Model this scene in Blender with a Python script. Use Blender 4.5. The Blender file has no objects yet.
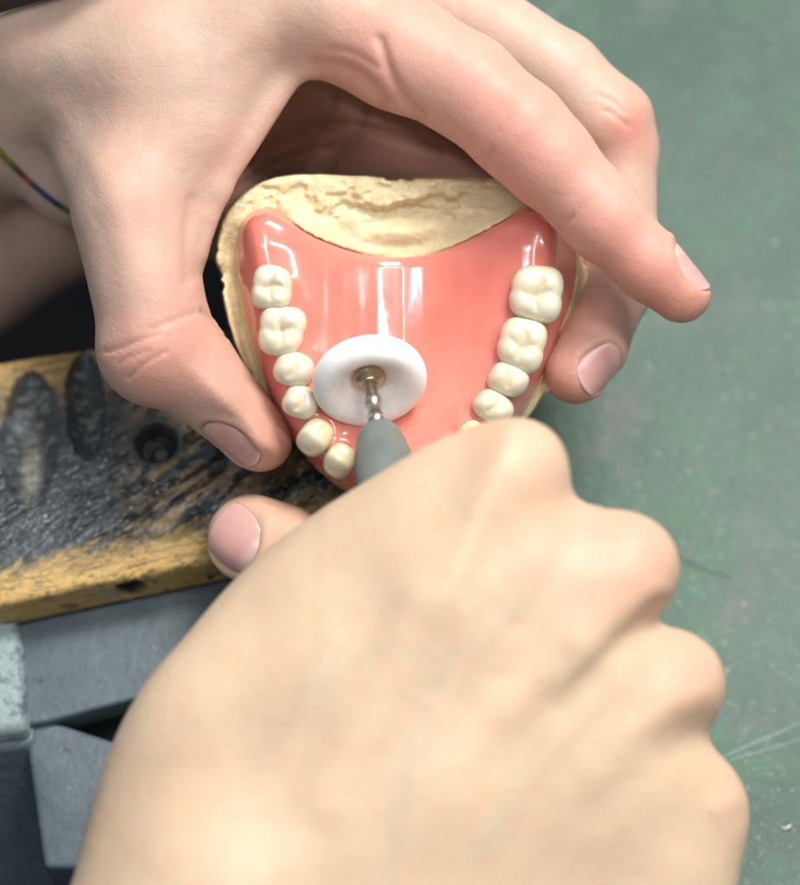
import bpy, math, random
import numpy as np
from mathutils import Vector
from mathutils.bvhtree import BVHTree
import openvdb as vdb

random.seed(4)
D = 45.0            # cm, camera to the plane of the denture
K = 55.0            # photo pixels per cm on that plane
TILT = math.radians(25)
SN, CS = math.sin(TILT), math.cos(TILT)
DESK_H = -5.6       # desk level along the vertical, relative to the denture
PI = math.pi
sc = bpy.context.scene
COL = sc.collection
f32 = np.float32

# ------------------------------------------------------------------ frames
def P(px, py, z):
    s = (D - z) / D
    return np.array([(px - 400) / K * s, (442.5 - py) / K * s, z])

def R_(rpx, z):
    return rpx / K * (D - z) / D

def on_plane(px, py, h):
    """point of the horizontal plane at height h seen at that photo position"""
    x0, y0 = (px - 400) / K, (442.5 - py) / K
    t = (h - D * CS) / (y0 * SN - D * CS)
    return np.array([x0 * t, y0 * t, D - D * t])

def to_world(v):
    v = np.asarray(v, dtype=float).reshape(-1, 3)
    x, y, z = v[:, 0], v[:, 1], v[:, 2]
    return np.stack([x, y * CS - z * SN, y * SN + z * CS - DESK_H], 1) * 0.01

def from_plan(X, Y, H):
    """plan coordinates (cm; X right, Y away, H height relative to denture) -> camera-aligned frame"""
    X, Y, H = np.broadcast_arrays(X, Y, H)
    return np.stack([X, Y * CS + H * SN, -Y * SN + H * CS], -1)

def plan_of(p):
    p = np.asarray(p, dtype=float)
    return p[..., 0], p[..., 1] * CS - p[..., 2] * SN, p[..., 1] * SN + p[..., 2] * CS

# ------------------------------------------------------------------ objects
def tag(o, label=None, cat=None, group=None, kind=None):
    if label: o['label'] = label
    if cat: o['category'] = cat
    if group: o['group'] = group
    if kind: o['kind'] = kind
    return o

def root_at(name, c):
    o = bpy.data.objects.new(name, None)
    o.empty_display_size = 0.01
    COL.objects.link(o)
    o.location = Vector(to_world(c)[0])
    return o

def absloc(o):
    l = Vector((0, 0, 0))
    while o is not None:
        l += Vector(o.location); o = o.parent
    return l

def mesh_obj(name, verts, faces, mat, parent=None, smooth=True, origin=None, cols=None, world=False):
    w = np.asarray(verts, dtype=float) if world else to_world(verts)
    if parent is not None:
        org = np.array(absloc(parent))
        if origin is not None:
            o2 = np.array(to_world(origin)[0])
        else:
            o2 = org
        loc = o2 - org
        w = w - o2
    else:
        if origin is None:
            o2 = w.mean(0); o2[2] = w[:, 2].min()
        else:
            o2 = np.array(to_world(origin)[0])
        loc = o2
        w = w - o2
    me = bpy.data.meshes.new(name)
    if isinstance(faces, np.ndarray):
        n = len(faces); k = faces.shape[1]
        me.vertices.add(len(w)); me.vertices.foreach_set('co', w.astype(f32).ravel())
        me.loops.add(n * k); me.loops.foreach_set('vertex_index', faces.astype(np.int32).ravel())
        me.polygons.add(n)
        me.polygons.foreach_set('loop_start', np.arange(0, n * k, k, dtype=np.int32))
        me.update(calc_edges=True)
    else:
        me.from_pydata([tuple(v) for v in w], [], faces)
    me.validate()
    if smooth:
        me.polygons.foreach_set('use_smooth', [True] * len(me.polygons))
    if cols:
        for nm, c in cols.items():
            c = np.asarray(c, dtype=f32)
            if c.ndim == 1:
                a = me.attributes.new(nm, 'FLOAT', 'POINT'); a.data.foreach_set('value', c)
            else:
                a = me.attributes.new(nm, 'FLOAT_COLOR', 'POINT')
                cc = np.ones((len(c), 4), f32); cc[:, :3] = c
                a.data.foreach_set('color', cc.ravel())
    me.materials.append(mat)
    o = bpy.data.objects.new(name, me)
    COL.objects.link(o)
    if parent is not None: o.parent = parent
    o.location = Vector(loc)
    return o

# ------------------------------------------------------------------ noise
def vnoise(x, y, seed=0):
    rs = np.random.RandomState(seed)
    tab = rs.rand(256, 256)
    xi = np.floor(x).astype(int); yi = np.floor(y).astype(int)
    fx = x - xi; fy = y - yi
    fx = fx * fx * (3 - 2 * fx); fy = fy * fy * (3 - 2 * fy)
    g = lambda a, b: tab[a % 256, b % 256]
    return (g(xi, yi) * (1 - fx) + g(xi + 1, yi) * fx) * (1 - fy) + (g(xi, yi + 1) * (1 - fx) + g(xi + 1, yi + 1) * fx) * fy

def fbm(x, y, seed=0, o=4):
    s = 0; a = .5; t = 0
    for i in range(o):
        s = s + a * vnoise(x * 2 ** i, y * 2 ** i, seed + i); t += a; a *= .55
    return s / t

def sstep(a, b, x):
    t = np.clip((x - a) / (b - a), 0, 1)
    return t * t * (3 - 2 * t)

def smooth_poly(pts, it=3, closed=True):
    p = np.array(pts, float)
    for _ in range(it):
        if closed:
            q = np.roll(p, -1, 0)
            p = np.stack([.75 * p + .25 * q, .25 * p + .75 * q], 1).reshape(-1, 2)
        else:
            a, b = p[:-1], p[1:]
            m = np.stack([.75 * a + .25 * b, .25 * a + .75 * b], 1).reshape(-1, 2)
            p = np.vstack([p[:1], m, p[-1:]])
    return p

def dist_polyline(X, Y, pts, closed=False):
    pts = np.asarray(pts, float)
    q = np.roll(pts, -1, 0) if closed else pts[1:]
    a = pts if closed else pts[:-1]
    best = np.full(X.shape, 1e9)
    for (ax, ay), (bx, by) in zip(a, q):
        dx, dy = bx - ax, by - ay
        L = dx * dx + dy * dy + 1e-12
        t = np.clip(((X - ax) * dx + (Y - ay) * dy) / L, 0, 1)
        best = np.minimum(best, (X - ax - t * dx) ** 2 + (Y - ay - t * dy) ** 2)
    return np.sqrt(best)

def inside(X, Y, pts):
    pts = np.asarray(pts, float)
    c = np.zeros(X.shape, bool)
    n = len(pts)
    for i in range(n):
        x1, y1 = pts[i]; x2, y2 = pts[(i + 1) % n]
        if y1 == y2: continue
        m = ((y1 > Y) != (y2 > Y)) & (X < (x2 - x1) * (Y - y1) / (y2 - y1) + x1)
        c ^= m
    return c

def sdist(X, Y, pts):
    """positive inside"""
    d = dist_polyline(X, Y, pts, True)
    return np.where(inside(X, Y, pts), d, -d)

# ------------------------------------------------------------------ signed distance sculpting
def smin(a, b, k):
    if k <= 0: return np.minimum(a, b)
    h = np.maximum(k - np.abs(a - b), 0) / k
    return np.minimum(a, b) - h * h * k * .25

class Field:
    def __init__(s, lo, hi, h):
        s.h = h; s.lo = np.array(lo, float)
        s.n = np.ceil((np.array(hi) - s.lo) / h).astype(int) + 1
        s.ax = [(s.lo[i] + h * np.arange(s.n[i])).astype(f32) for i in range(3)]
        s.F = np.full(tuple(s.n), 3.0, f32)
    def box(s, lo, hi):
        a = np.clip(np.floor((np.array(lo) - s.lo) / s.h).astype(int), 0, s.n)
        b = np.clip(np.ceil((np.array(hi) - s.lo) / s.h).astype(int) + 1, 0, s.n)
        sl = tuple(slice(a[i], b[i]) for i in range(3))
        X = s.ax[0][sl[0]][:, None, None]; Y = s.ax[1][sl[1]][None, :, None]; Z = s.ax[2][sl[2]][None, None, :]
        return sl, X, Y, Z

def cone_d(X, Y, Z, a, ra, b, rb):
    ba = b - a; L = float(ba @ ba) + 1e-9
    t = ((X - a[0]) * ba[0] + (Y - a[1]) * ba[1] + (Z - a[2]) * ba[2]) / L
    t = np.clip(t, 0, 1).astype(f32)
    return (np.sqrt((X - a[0] - t * ba[0]) ** 2 + (Y - a[1] - t * ba[1]) ** 2 + (Z - a[2] - t * ba[2]) ** 2) - (ra + t * (rb - ra))).astype(f32)

def chain_d(fld, pts, m, k=.25):
    """pts: (px,py,z,rpx) list -> slice and distances of a tapering limb"""
    cs = [P(p[0], p[1], p[2]) for p in pts]; rs = [R_(p[3], p[2]) for p in pts]
    lo = np.min([c - r for c, r in zip(cs, rs)], 0) - m
    hi = np.max([c + r for c, r in zip(cs, rs)], 0) + m
    sl, X, Y, Z = fld.box(lo, hi)
    d = None
    if len(pts) == 1:
        d = cone_d(X, Y, Z, cs[0], rs[0], cs[0] + 1e-3, rs[0])
    for i in range(len(pts) - 1):
        e = cone_d(X, Y, Z, cs[i], rs[i], cs[i + 1], rs[i + 1])
        d = e if d is None else smin(d, e, k)
    return sl, d

def add_chain(fld, pts, k=.3, kk=.25):
    sl, d = chain_d(fld, pts, k + .3, kk)
    fld.F[sl] = smin(fld.F[sl], d, k)

def shepard(px, py, ctrl, pw=3.0, eps=30.0):
    w = 0; s = 0
    for (cx, cy, v) in ctrl:
        q = ((px - cx) ** 2 + (py - cy) ** 2 + eps ** 2) ** (-pw / 2)
        w = w + q; s = s + q * v
    return s / w

def puff(fld, poly, ctrl, R, zlo, zhi, k=0.0, zs=1.0, eps=30.0):
    """rounded body with the given outline, middle surface through ctrl heights, half thickness up to R"""
    poly = smooth_poly(poly, 2)
    st = 3.0
    gx = np.arange(poly[:, 0].min() - 90, poly[:, 0].max() + 90, st)
    gy = np.arange(poly[:, 1].min() - 90, poly[:, 1].max() + 90, st)
    GX, GY = np.meshgrid(gx, gy, indexing='ij')
    SD = sdist(GX, GY, poly).astype(f32)
    ZC = shepard(GX, GY, ctrl, 3.0, eps).astype(f32)
    cs = [P(poly[:, 0].min(), poly[:, 1].max(), z) for z in (zlo, zhi)] + [P(poly[:, 0].max(), poly[:, 1].min(), z) for z in (zlo, zhi)]
    lo = np.min(cs, 0) - .8; hi = np.max(cs, 0) + .8
    lo[2] = zlo; hi[2] = zhi
    sl, X, Y, Z = fld.box(lo, hi)
    for zi in range(Z.shape[2]):
        z = float(Z[0, 0, zi]); s = (D - z) / D
        px = 400 + X[:, :, 0] * K / s; py = 442.5 - Y[:, :, 0] * K / s
        px, py = np.broadcast_arrays(px, py)
        ix = np.clip((px - gx[0]) / st, 0, len(gx) - 1.001); iy = np.clip((py - gy[0]) / st, 0, len(gy) - 1.001)
        x0 = ix.astype(int); y0 = iy.astype(int); fx = ix - x0; fy = iy - y0
        def bl(A): return (A[x0, y0] * (1 - fx) + A[x0 + 1, y0] * fx) * (1 - fy) + (A[x0, y0 + 1] * (1 - fx) + A[x0 + 1, y0 + 1] * fx) * fy
        d = bl(SD) / K * s
        w = np.abs(z - bl(ZC)) * zs
        q = np.maximum(R - d, 0)
        f = (np.sqrt(q * q + w * w) - R).astype(f32)
        tgt = fld.F[sl[0], sl[1], sl[2].start + zi]
        fld.F[sl[0], sl[1], sl[2].start + zi] = smin(tgt, f, k)

def field_mesh(fld, blur=1):
    F = fld.F
    for _ in range(blur):
        for a in range(3):
            F = (np.roll(F, 1, a) + 2 * F + np.roll(F, -1, a)) * .25
    g = vdb.FloatGrid(background=3.0)
    band = 3.0 * fld.h * 2
    g.copyFromArray(np.clip(F, -3, 3).astype(f32))
    pts, quads = g.convertToQuads(0.0)
    pts = np.asarray(pts, float) * fld.h + fld.lo
    quads = np.asarray(quads)[:, ::-1].copy()
    return pts, quads

def vnormals(pts, q):
    a, b, c, d = (pts[q[:, i]] for i in range(4))
    n = np.cross(c - a, d - b)
    out = np.zeros_like(pts)
    for i in range(4): 
        for j in range(3):
            out[:, j] += np.bincount(q[:, i], n[:, j], len(pts))
    out /= (np.linalg.norm(out, axis=1, keepdims=True) + 1e-12)
    return out

def relax(pts, q, it=2, lam=.5):
    n = len(pts)
    e = np.vstack([q[:, [0, 1]], q[:, [1, 2]], q[:, [2, 3]], q[:, [3, 0]]])
    cnt = np.bincount(e[:, 0], minlength=n) + np.bincount(e[:, 1], minlength=n) + 1e-9
    for _ in range(it):
        s = np.zeros_like(pts)
        for j in range(3):
            s[:, j] = np.bincount(e[:, 0], pts[e[:, 1], j], n) + np.bincount(e[:, 1], pts[e[:, 0], j], n)
        pts = pts + lam * (s / cnt[:, None] - pts)
    return pts

def keep_largest(pts, q):
    n = len(pts); lab = np.arange(n)
    for _ in range(400):
        m = lab[q].min(1)
        new = lab.copy()
        for i in range(4): np.minimum.at(new, q[:, i], m)
        new = new[new]
        if (new == lab).all(): break
        lab = new
    big = np.bincount(lab).argmax()
    kf = lab[q[:, 0]] == big
    q = q[kf]; used = np.unique(q); mp = -np.ones(n, int); mp[used] = np.arange(len(used))
    return pts[used], mp[q]

# ------------------------------------------------------------------ materials
class NT:
    def __init__(s, name):
        s.m = bpy.data.materials.new(name); s.m.use_nodes = True
        s.t = s.m.node_tree; s.b = s.t.nodes['Principled BSDF']
    def n(s, ty, **kw):
        o = s.t.nodes.new(ty)
        for k, v in kw.items():
            if k.startswith('i_'): o.inputs[k[2:].replace('_', ' ')].default_value = v
            else: setattr(o, k, v)
        return o
    def l(s, a, b): s.t.links.new(a, b)
    def mixc(s, f, a, b, mode='MIX'):
        o = s.n('ShaderNodeMix', data_type='RGBA', blend_type=mode)
        for i, v in ((0, f), (6, a), (7, b)):
            if hasattr(v, 'links') or isinstance(v, bpy.types.NodeSocket): s.l(v, o.inputs[i])
            else: o.inputs[i].default_value = v if i == 0 else (*v, 1)
        return o.outputs[2]
    def ramp(s, src, stops):
        o = s.n('ShaderNodeValToRGB')
        el = o.color_ramp.elements
        while len(el) < len(stops): el.new(.5)
        for e, (p, c) in zip(el, stops):
            e.position = p; e.color = (c, c, c, 1) if not hasattr(c, '__len__') else (*c, 1)
        s.l(src, o.inputs[0]); return o.outputs[0]
    def coord(s):
        return s.n('ShaderNodeTexCoord').outputs['Object']
    def noise(s, scale, detail=4, rough=.55, vec=None, dist=0):
        o = s.n('ShaderNodeTexNoise'); o.inputs['Scale'].default_value = scale
        o.inputs['Detail'].default_value = detail; o.inputs['Roughness'].default_value = rough
        o.inputs['Distortion'].default_value = dist
        s.l(vec if vec is not None else s.coord(), o.inputs['Vector']); return o.outputs['Fac']
    def bump(s, src, strength, dist, prev=None):
        o = s.n('ShaderNodeBump'); o.inputs['Strength'].default_value = strength; o.inputs['Distance'].default_value = dist
        s.l(src, o.inputs['Height'])
        if prev is not None: s.l(prev, o.inputs['Normal'])
        return o.outputs['Normal']
    def p(s, **kw):
        names = {'rough': 'Roughness', 'metal': 'Metallic', 'sss': 'Subsurface Weight', 'rad': 'Subsurface Radius', 'sscale': 'Subsurface Scale',
                 'spec': 'Specular IOR Level', 'coat': 'Coat Weight', 'coatr': 'Coat Roughness', 'col': 'Base Color', 'normal': 'Normal', 'ior': 'IOR', 'trans': 'Transmission Weight',
                 'sheen': 'Sheen Weight'}
        for k, v in kw.items():
            i = s.b.inputs[names[k]]
            if isinstance(v, bpy.types.NodeSocket): s.l(v, i)
            else: i.default_value = (*v, 1) if k == 'col' else v
        return s.m

def skin_material(name, base, pale, red):
    t = NT(name)
    at = t.n('ShaderNodeAttribute', attribute_name='redness').outputs['Fac']
    n1 = t.noise(70, 4, .6); n2 = t.noise(260, 3, .6)
    c = t.mixc(t.ramp(n1, [(.30, 0), (.75, 1)]), base, pale)
    c = t.mixc(at, c, red)
    mott = t.ramp(n2, [(.38, .0), (.72, .42)])
    vn = t.n('ShaderNodeAttribute', attribute_name='vein').outputs['Fac']
    c = t.mixc(vn, c, (base[0] * .72, base[1] * .92, base[2] * .98))
    blo = t.noise(26, 3, .55)
    c = t.mixc(t.ramp(blo, [(.45, 0), (.75, .26)]), c, tuple(.45 * a + .55 * b for a, b in zip(base, red)))
    c = t.mixc(mott, c, tuple(.6 * a + .4 * b for a, b in zip(base, red)))
    fine = t.n('ShaderNodeTexVoronoi', distance='EUCLIDEAN', feature='DISTANCE_TO_EDGE'); fine.inputs['Scale'].default_value = 900
    wv = t.n('ShaderNodeVectorMath', operation='ADD')
    nz = t.n('ShaderNodeTexNoise'); nz.inputs['Scale'].default_value = 300
    t.l(t.coord(), nz.inputs['Vector'])
    sc_ = t.n('ShaderNodeVectorMath', operation='SCALE'); sc_.inputs['Scale'].default_value = .0016
    t.l(nz.outputs['Color'], sc_.inputs[0]); t.l(t.coord(), wv.inputs[0]); t.l(sc_.outputs[0], wv.inputs[1])
    t.l(wv.outputs[0], fine.inputs['Vector'])
    b = t.bump(t.ramp(fine.outputs['Distance'], [(0, 0), (.14, 1)]), .17, .0002)
    b = t.bump(t.noise(450, 3, .6), .22, .0005, b)
    b = t.bump(t.noise(110, 3, .5), .18, .0018, b)
    return t.p(col=c, rough=.47, sss=1.0, rad=(1.0, .45, .28), sscale=.0016, normal=b, spec=.42)

def nail_material(name, bed, tip):
    t = NT(name)
    at = t.n('ShaderNodeAttribute', attribute_name='tipmask').outputs['Fac']
    c = t.mixc(at, bed, tip)
    c = t.mixc(t.ramp(t.noise(300, 2), [(.4, 0), (.7, .25)]), c, tuple(x * .85 for x in bed))
    return t.p(col=c, rough=.28, sss=.5, rad=(1, .4, .3), sscale=.0012, spec=.5)

# ------------------------------------------------------------------ camera & light
cam = bpy.data.cameras.new('camera'); co = bpy.data.objects.new('camera', cam); COL.objects.link(co)
cam.sensor_fit = 'HORIZONTAL'; cam.angle_x = 2 * math.atan((400 / K) / D)
cam.clip_start = .01; cam.clip_end = 100
co.location = Vector(to_world([0, 0, D])[0]); co.rotation_euler = (TILT, 0, 0)
cam.dof.use_dof = True; cam.dof.focus_distance = (D - .1) * .01
aper = 0.0130
cam.dof.aperture_fstop = (cam.lens * .001) / aper
sc.camera = co

def lamp(name, pos, target, size, energy, col=(1, 1, 1), size_y=None):
    l = bpy.data.lights.new(name, 'AREA'); l.energy = energy; l.color = col
    l.size = size
    if size_y: l.shape = 'RECTANGLE'; l.size_y = size_y
    o = bpy.data.objects.new(name, l); COL.objects.link(o)
    a = Vector(to_world(pos)[0]); b = Vector(to_world(target)[0])
    o.location = a
    d = (b - a).normalized()
    q = d.to_track_quat('-Z', 'Y'); o.rotation_euler = q.to_euler()
    return o
lamp('ceiling_lamp', (30, 84, 70), (0, 0, 0), .36, 16.5, (1, .97, .93), .36)
lamp('window_light', (-22, 16, 74), (0, 0, 0), .06, .7, (.80, .86, 1), .10)
lamp('lamp_tube', (-3, 20, 66), (0, 0, 0), .014, .75, (1, .98, .95), .34)
lamp('lamp_tube', (27, 22, 60), (0, 0, 0), .020, 1.9, (1, .98, .95), .40)
w = bpy.data.worlds.new('World'); sc.world = w; w.use_nodes = True
w.node_tree.nodes['Background'].inputs[0].default_value = (.80, .88, 1, 1)
w.node_tree.nodes['Background'].inputs[1].default_value = .27
sc.view_settings.view_transform = 'Standard'; sc.view_settings.look = 'None'; sc.view_settings.exposure = 0.04

# ------------------------------------------------------------------ desk
def desk_material():
    t = NT('desk_green')
    n1 = t.noise(14, 5, .6); n2 = t.noise(60, 5, .7); n3 = t.noise(420, 3, .7)
    c = t.mixc(t.ramp(n1, [(.35, 0), (.65, 1)]), (.034, .080, .055), (.080, .132, .102))
    c = t.mixc(t.ramp(n2, [(.48, 0), (.64, .6)]), c, (.042, .155, .070))
    c = t.mixc(t.ramp(t.noise(45, 4, .7), [(.54, 0), (.68, .55)]), c, (.15, .14, .128))
    c = t.mixc(t.ramp(n3, [(.3, .55), (.55, 0)]), c, (.06, .085, .08))
    c = t.mixc(t.ramp(t.noise(700, 2, .6), [(.62, 0), (.75, .7)]), c, (.33, .38, .36))
    c = t.mixc(t.ramp(t.noise(8, 5, .65), [(.42, .5), (.6, 0)]), c, (.055, .085, .075))
    c = t.mixc(t.ramp(t.noise(1300, 2, .5), [(.70, 0), (.76, .8)]), c, (.5, .54, .5))
    b = t.bump(n3, .35, .0006); b = t.bump(n2, .25, .002, b)
    return t.p(col=c, rough=.5, normal=b, spec=.35)
m_desk = desk_material()
_, yb, _ = plan_of(on_plane(0, 980, DESK_H))
ex = plan_of(on_plane(330, 450, DESK_H))[0]
def slab(X0, X1, Y0, Y1, H0, H1, bev=.2, seg=3):
    """bevelled box in plan coordinates -> verts, faces"""
    import bmesh
    bm = bmesh.new(); bmesh.ops.create_cube(bm, size=1)
    for v in bm.verts:
        v.co = Vector(((X0 + X1) / 2 + v.co.x * (X1 - X0), (Y0 + Y1) / 2 + v.co.y * (Y1 - Y0), (H0 + H1) / 2 + v.co.z * (H1 - H0)))
    if bev > 0:
        bmesh.ops.bevel(bm, geom=bm.edges[:], offset=bev, segments=seg, profile=.5, affect='EDGES')
    bm.verts.ensure_lookup_table()
    V = np.array([v.co[:] for v in bm.verts]); Fc = [[v.index for v in f.verts] for f in bm.faces]
    bm.free()
    return from_plan(V[:, 0], V[:, 1], V[:, 2]), Fc
v, f = slab(ex, ex + 130, -60, 90, DESK_H - 3, DESK_H, .25)
desk = mesh_obj('desk', v, f, m_desk, smooth=False, origin=from_plan(ex + 65, 15, DESK_H))
tag(desk, kind='structure')

def ribbon(pts_px, wid, h, taper=True):
    c = [on_plane(a, b, h) for a, b in pts_px]
    V = []; F = []
    n = len(c)
    for i, p in enumerate(c):
        d = c[min(i + 1, n - 1)] - c[max(i - 1, 0)]; d /= np.linalg.norm(d)
        nn = np.array([0, SN, CS]); s_ = np.cross(d, nn); s_ /= np.linalg.norm(s_)
        ww = wid * (math.sin(PI * (i + .5) / n) ** .5 if taper else 1)
        V += [p - s_ * ww, p + s_ * ww]
    for i in range(n - 1): F.append([2 * i, 2 * i + 1, 2 * i + 3, 2 * i + 2])
    return V, F
t = NT('scratch_pale'); m_scr = t.p(col=(.30, .36, .34), rough=.6)
V = []; F = []
def bez(a, b, c, n=14):
    return [((1 - s) ** 2 * a[0] + 2 * s * (1 - s) * b[0] + s * s * c[0], (1 - s) ** 2 * a[1] + 2 * s * (1 - s) * b[1] + s * s * c[1]) for s in np.linspace(0, 1, n)]
for a, b, c, wd in [((716, 760), (755, 742), (803, 722), .012), ((712, 765), (760, 752), (806, 737), .009), ((716, 682), (724, 676), (733, 664), .008),
                    ((520, 40), (545, 22), (572, -6), .01), ((770, 670), (790, 678), (806, 688), .008), ((745, 460), (770, 470), (790, 500), .006), ((700, 330), (712, 352), (716, 380), .005)]:
    vv, ff = ribbon(bez(a, b, c), wd, DESK_H + .012); o0 = len(V); V += vv; F += [[i + o0 for i in q] for q in ff]
mesh_obj('scratches', V, F, m_scr, parent=desk)
def tube(path, r, seg=6):
    V = []; F = []
    n = len(path); path = [np.array(p, float) for p in path]
    up = np.array([0.3, .5, .8])
    for i in range(n):
        d = path[min(i + 1, n - 1)] - path[max(i - 1, 0)]; d /= np.linalg.norm(d) + 1e-9
        a = np.cross(d, up); a /= np.linalg.norm(a); b = np.cross(d, a)
        rr = r[i] if hasattr(r, '__len__') else r
        for k in range(seg):
            an = 2 * PI * k / seg; V.append(path[i] + rr * (math.cos(an) * a + math.sin(an) * b))
    for i in range(n - 1):
        for k in range(seg):
            F.append([i * seg + k, i * seg + (k + 1) % seg, (i + 1) * seg + (k + 1) % seg, (i + 1) * seg + k])
    F.append(list(range(seg))[::-1]); F.append([(n - 1) * seg + k for k in range(seg)])
    return V, F
rs = random.Random(9); V = []; F = []
for _ in range(170):
    x_ = rs.uniform(560, 806); y_ = rs.uniform(380, 892) if rs.random() < .8 else rs.uniform(20, 400)
    c_ = on_plane(x_, y_, DESK_H + .008); sz = rs.uniform(.006, .018) * (1.6 if rs.random() < .1 else 1)
    o0 = len(V); an = rs.uniform(0, 6)
    for k in range(6):
        rr_ = sz * rs.uniform(.6, 1.2); a_ = an + k * PI / 3
        V.append(c_ + rr_ * np.array([math.cos(a_), math.sin(a_) * CS, -math.sin(a_) * SN]))
    V.append(c_ + sz * .7 * np.array([0, SN, CS]))
    for k in range(6): F.append([o0 + k, o0 + (k + 1) % 6, o0 + 6])
tag(mesh_obj('plaster_dust', V, F, m_scr), 'fine pale plaster dust scattered over the green desk', 'dust', kind='stuff')
t = NT('dark_thread'); m_thr = t.p(col=(.012, .016, .022), rough=.7)
v, f = tube([on_plane(x, y, DESK_H + .025) for x, y in bez((668, 548), (690, 568), (732, 577))], .006)
tag(mesh_obj('thread', v, f, m_thr), 'short dark thread lying on the green desk beside the knuckles', 'thread')
t = NT('chip_white'); m_chip = t.p(col=(.75, .75, .7), rough=.5)
c0 = on_plane(786, 826, DESK_H + .03)
v, f = tube([c0 + np.array([-.1, -.02, 0]), c0 + np.array([-.02, -.05, .02]), c0 + np.array([.06, .0, .03]), c0 + np.array([.1, .03, 0])], [.012, .025, .022, .01])
tag(mesh_obj('plaster_chip', v, f, m_chip), 'tiny white plaster chip on the green desk at lower right', 'chip')

# ------------------------------------------------------------------ black cloth far below, added to fill a dark gap
t = NT('gap_cloth_black'); cb = t.bump(t.noise(900, 2), .3, .001)
m_gap_cloth = t.p(col=(.004, .0045, .006), rough=.95, normal=cb, spec=.1)  # near-black base colour carries the deep shade of the gap
gx = np.linspace(-34, ex + 3, 90); gy = np.linspace(-34, 40, 110)
GX, GY = np.meshgrid(gx, gy, indexing='ij')
H = -13 + 1.3 * np.sin(GX * .5 + 1.2 * np.sin(GY * .21)) * .6 + 2.2 * (fbm(GX * .16, GY * .16, 3) - .5)
v = from_plan(GX, GY, H).reshape(-1, 3)
nx, ny = GX.shape
idx = np.arange(nx * ny).reshape(nx, ny)
Fq = np.stack([idx[:-1, :-1], idx[1:, :-1], idx[1:, 1:], idx[:-1, 1:]], -1).reshape(-1, 4)
ap = mesh_obj('gap_cloth', v, Fq, m_gap_cloth)
ap.modifiers.new('solid', 'SOLIDIFY').thickness = .001
tag(ap, 'black cloth added to fill the dark gap below the wooden block', 'gap_cloth')

# ------------------------------------------------------------------ wooden bench pin
TOP = -2.55
THK = 1.22
fl = plan_of(on_plane(-4, 606, TOP)); fr = plan_of(on_plane(206, 562, TOP))
bl = plan_of(on_plane(-4, 357, TOP))
u = np.array([fr[0] - fl[0], fr[1] - fl[1]]); u /= np.linalg.norm(u); vv_ = np.array([-u[1], u[0]])
# v extent at the left end
def uv_of(px, py, h=TOP):
    X, Y, _ = plan_of(on_plane(px, py, h)); d = np.array([X - fl[0], Y - fl[1]]); return d @ u, d @ vv_
LU = uv_of(455, 440)[0]
LV = uv_of(100, 346)[1]
LV0 = uv_of(2, 358)[1]
st = .022
nu = int(LU / st); nv = int(LV / st)
U, Vv = np.meshgrid(np.linspace(0, LU, nu), np.linspace(0, 1, nv), indexing='ij')
VB = (LV0 + (LV - LV0) * np.clip(U / uv_of(100, 346)[0], 0, 3))
Vc = Vv * VB
# back to photo positions for the marks
Xp = fl[0] + U * u[0] + Vc * vv_[0]; Yp = fl[1] + U * u[1] + Vc * vv_[1]
pc = from_plan(Xp, Yp, TOP)
s_ = (D - pc[..., 2]) / D
PX = 400 + pc[..., 0] * K / s_; PY = 442.5 - pc[..., 1] * K / s_
Hh = np.zeros_like(U)
def groove(cx, cy, hw, hl, dep, ang=0, pw=2.2):
    a = math.radians(ang); dx = PX - cx; dy = PY - cy
    x = dx * math.cos(a) + dy * math.sin(a); y = -dx * math.sin(a) + dy * math.cos(a)
    x = x + 1.5 * (vnoise(y * .25, y * 0 + cx, 5) - .5)
    wloc = hw * np.sqrt(np.clip(1 - (np.abs(y) / hl) ** pw, 0, 1)) + 1e-3
    wloc = wloc * (.86 + .30 * fbm(y * .05, x * .0 + cx * .1 + np.sign(x) * 3, 15, 3)) + 1e-3
    e = np.abs(x) / wloc
    g = np.where(np.abs(y) < hl, np.clip(1 - e ** 2, 0, 1), 0) * (wloc / hw)
    rib = 1 + .09 * np.sin(y * .62 + 1.2 * np.sin(x * .2 + y * .11) + 4 * (vnoise(y * .05, y * 0 + 3, 8))) * g * (.4 + vnoise(y * .12 + 9, x * .1 + 40, 4))
    return dep * g * rib, g
g1, m1 = groove(30, 438, 31, 68, .46, 2)
g2, m2 = groove(86, 405, 21, 56, .40, -2)
streak_a = math.radians(24)
SX = U * math.cos(streak_a) + Vc * math.sin(streak_a); SY = -U * math.sin(streak_a) + Vc * math.cos(streak_a)
n_s = fbm(SX * 1.5, SY * 8.5, 11, 4); n_f = fbm(U * 9, Vc * 9, 21, 4); n_c = fbm(U * 1.2, Vc * 1.6, 31, 3)
rr = np.hypot((PX - 157), (PY - 443) * 1.1)
hole = sstep(22, 15, rr)
bot = sstep(12, 5, np.hypot(PX - 160, PY - 450))
Hh -= g1 + g2
Hh -= hole * .42 * (1 - .45 * bot)
Hh += .05 * np.exp(-((rr - 25) / 4) ** 2)
# curved scar below the hole
scar = dist_polyline(PX, PY, smooth_poly([(138, 460), (134, 490), (140, 515), (158, 530), (185, 524), (205, 508)], 2, False))
Hh -= .12 * sstep(15, 3, scar)
Hh += .06 * np.exp(-(dist_polyline(PX, PY, [(150, 478), (166, 468), (178, 470)]) / 4) ** 2)
rough_zone = sstep(430, 500, PY + .12 * PX) * sstep(575, 520, PY + .15 * PX) + .6 * sstep(60, 130, PX)
nohole = sstep(22, 36, rr)
rough_zone = np.clip(rough_zone, 0, 1) * (.08 + .92 * nohole)
Hh -= rough_zone * .085 * sstep(.52, .68, n_s) + .010 * (n_f - .5) * (.3 + rough_zone) + .06 * (n_c - .5)
Hh -= .018 * rough_zone * sstep(.55, .7, fbm(SX * 7, SY * 26, 51, 3))
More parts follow.
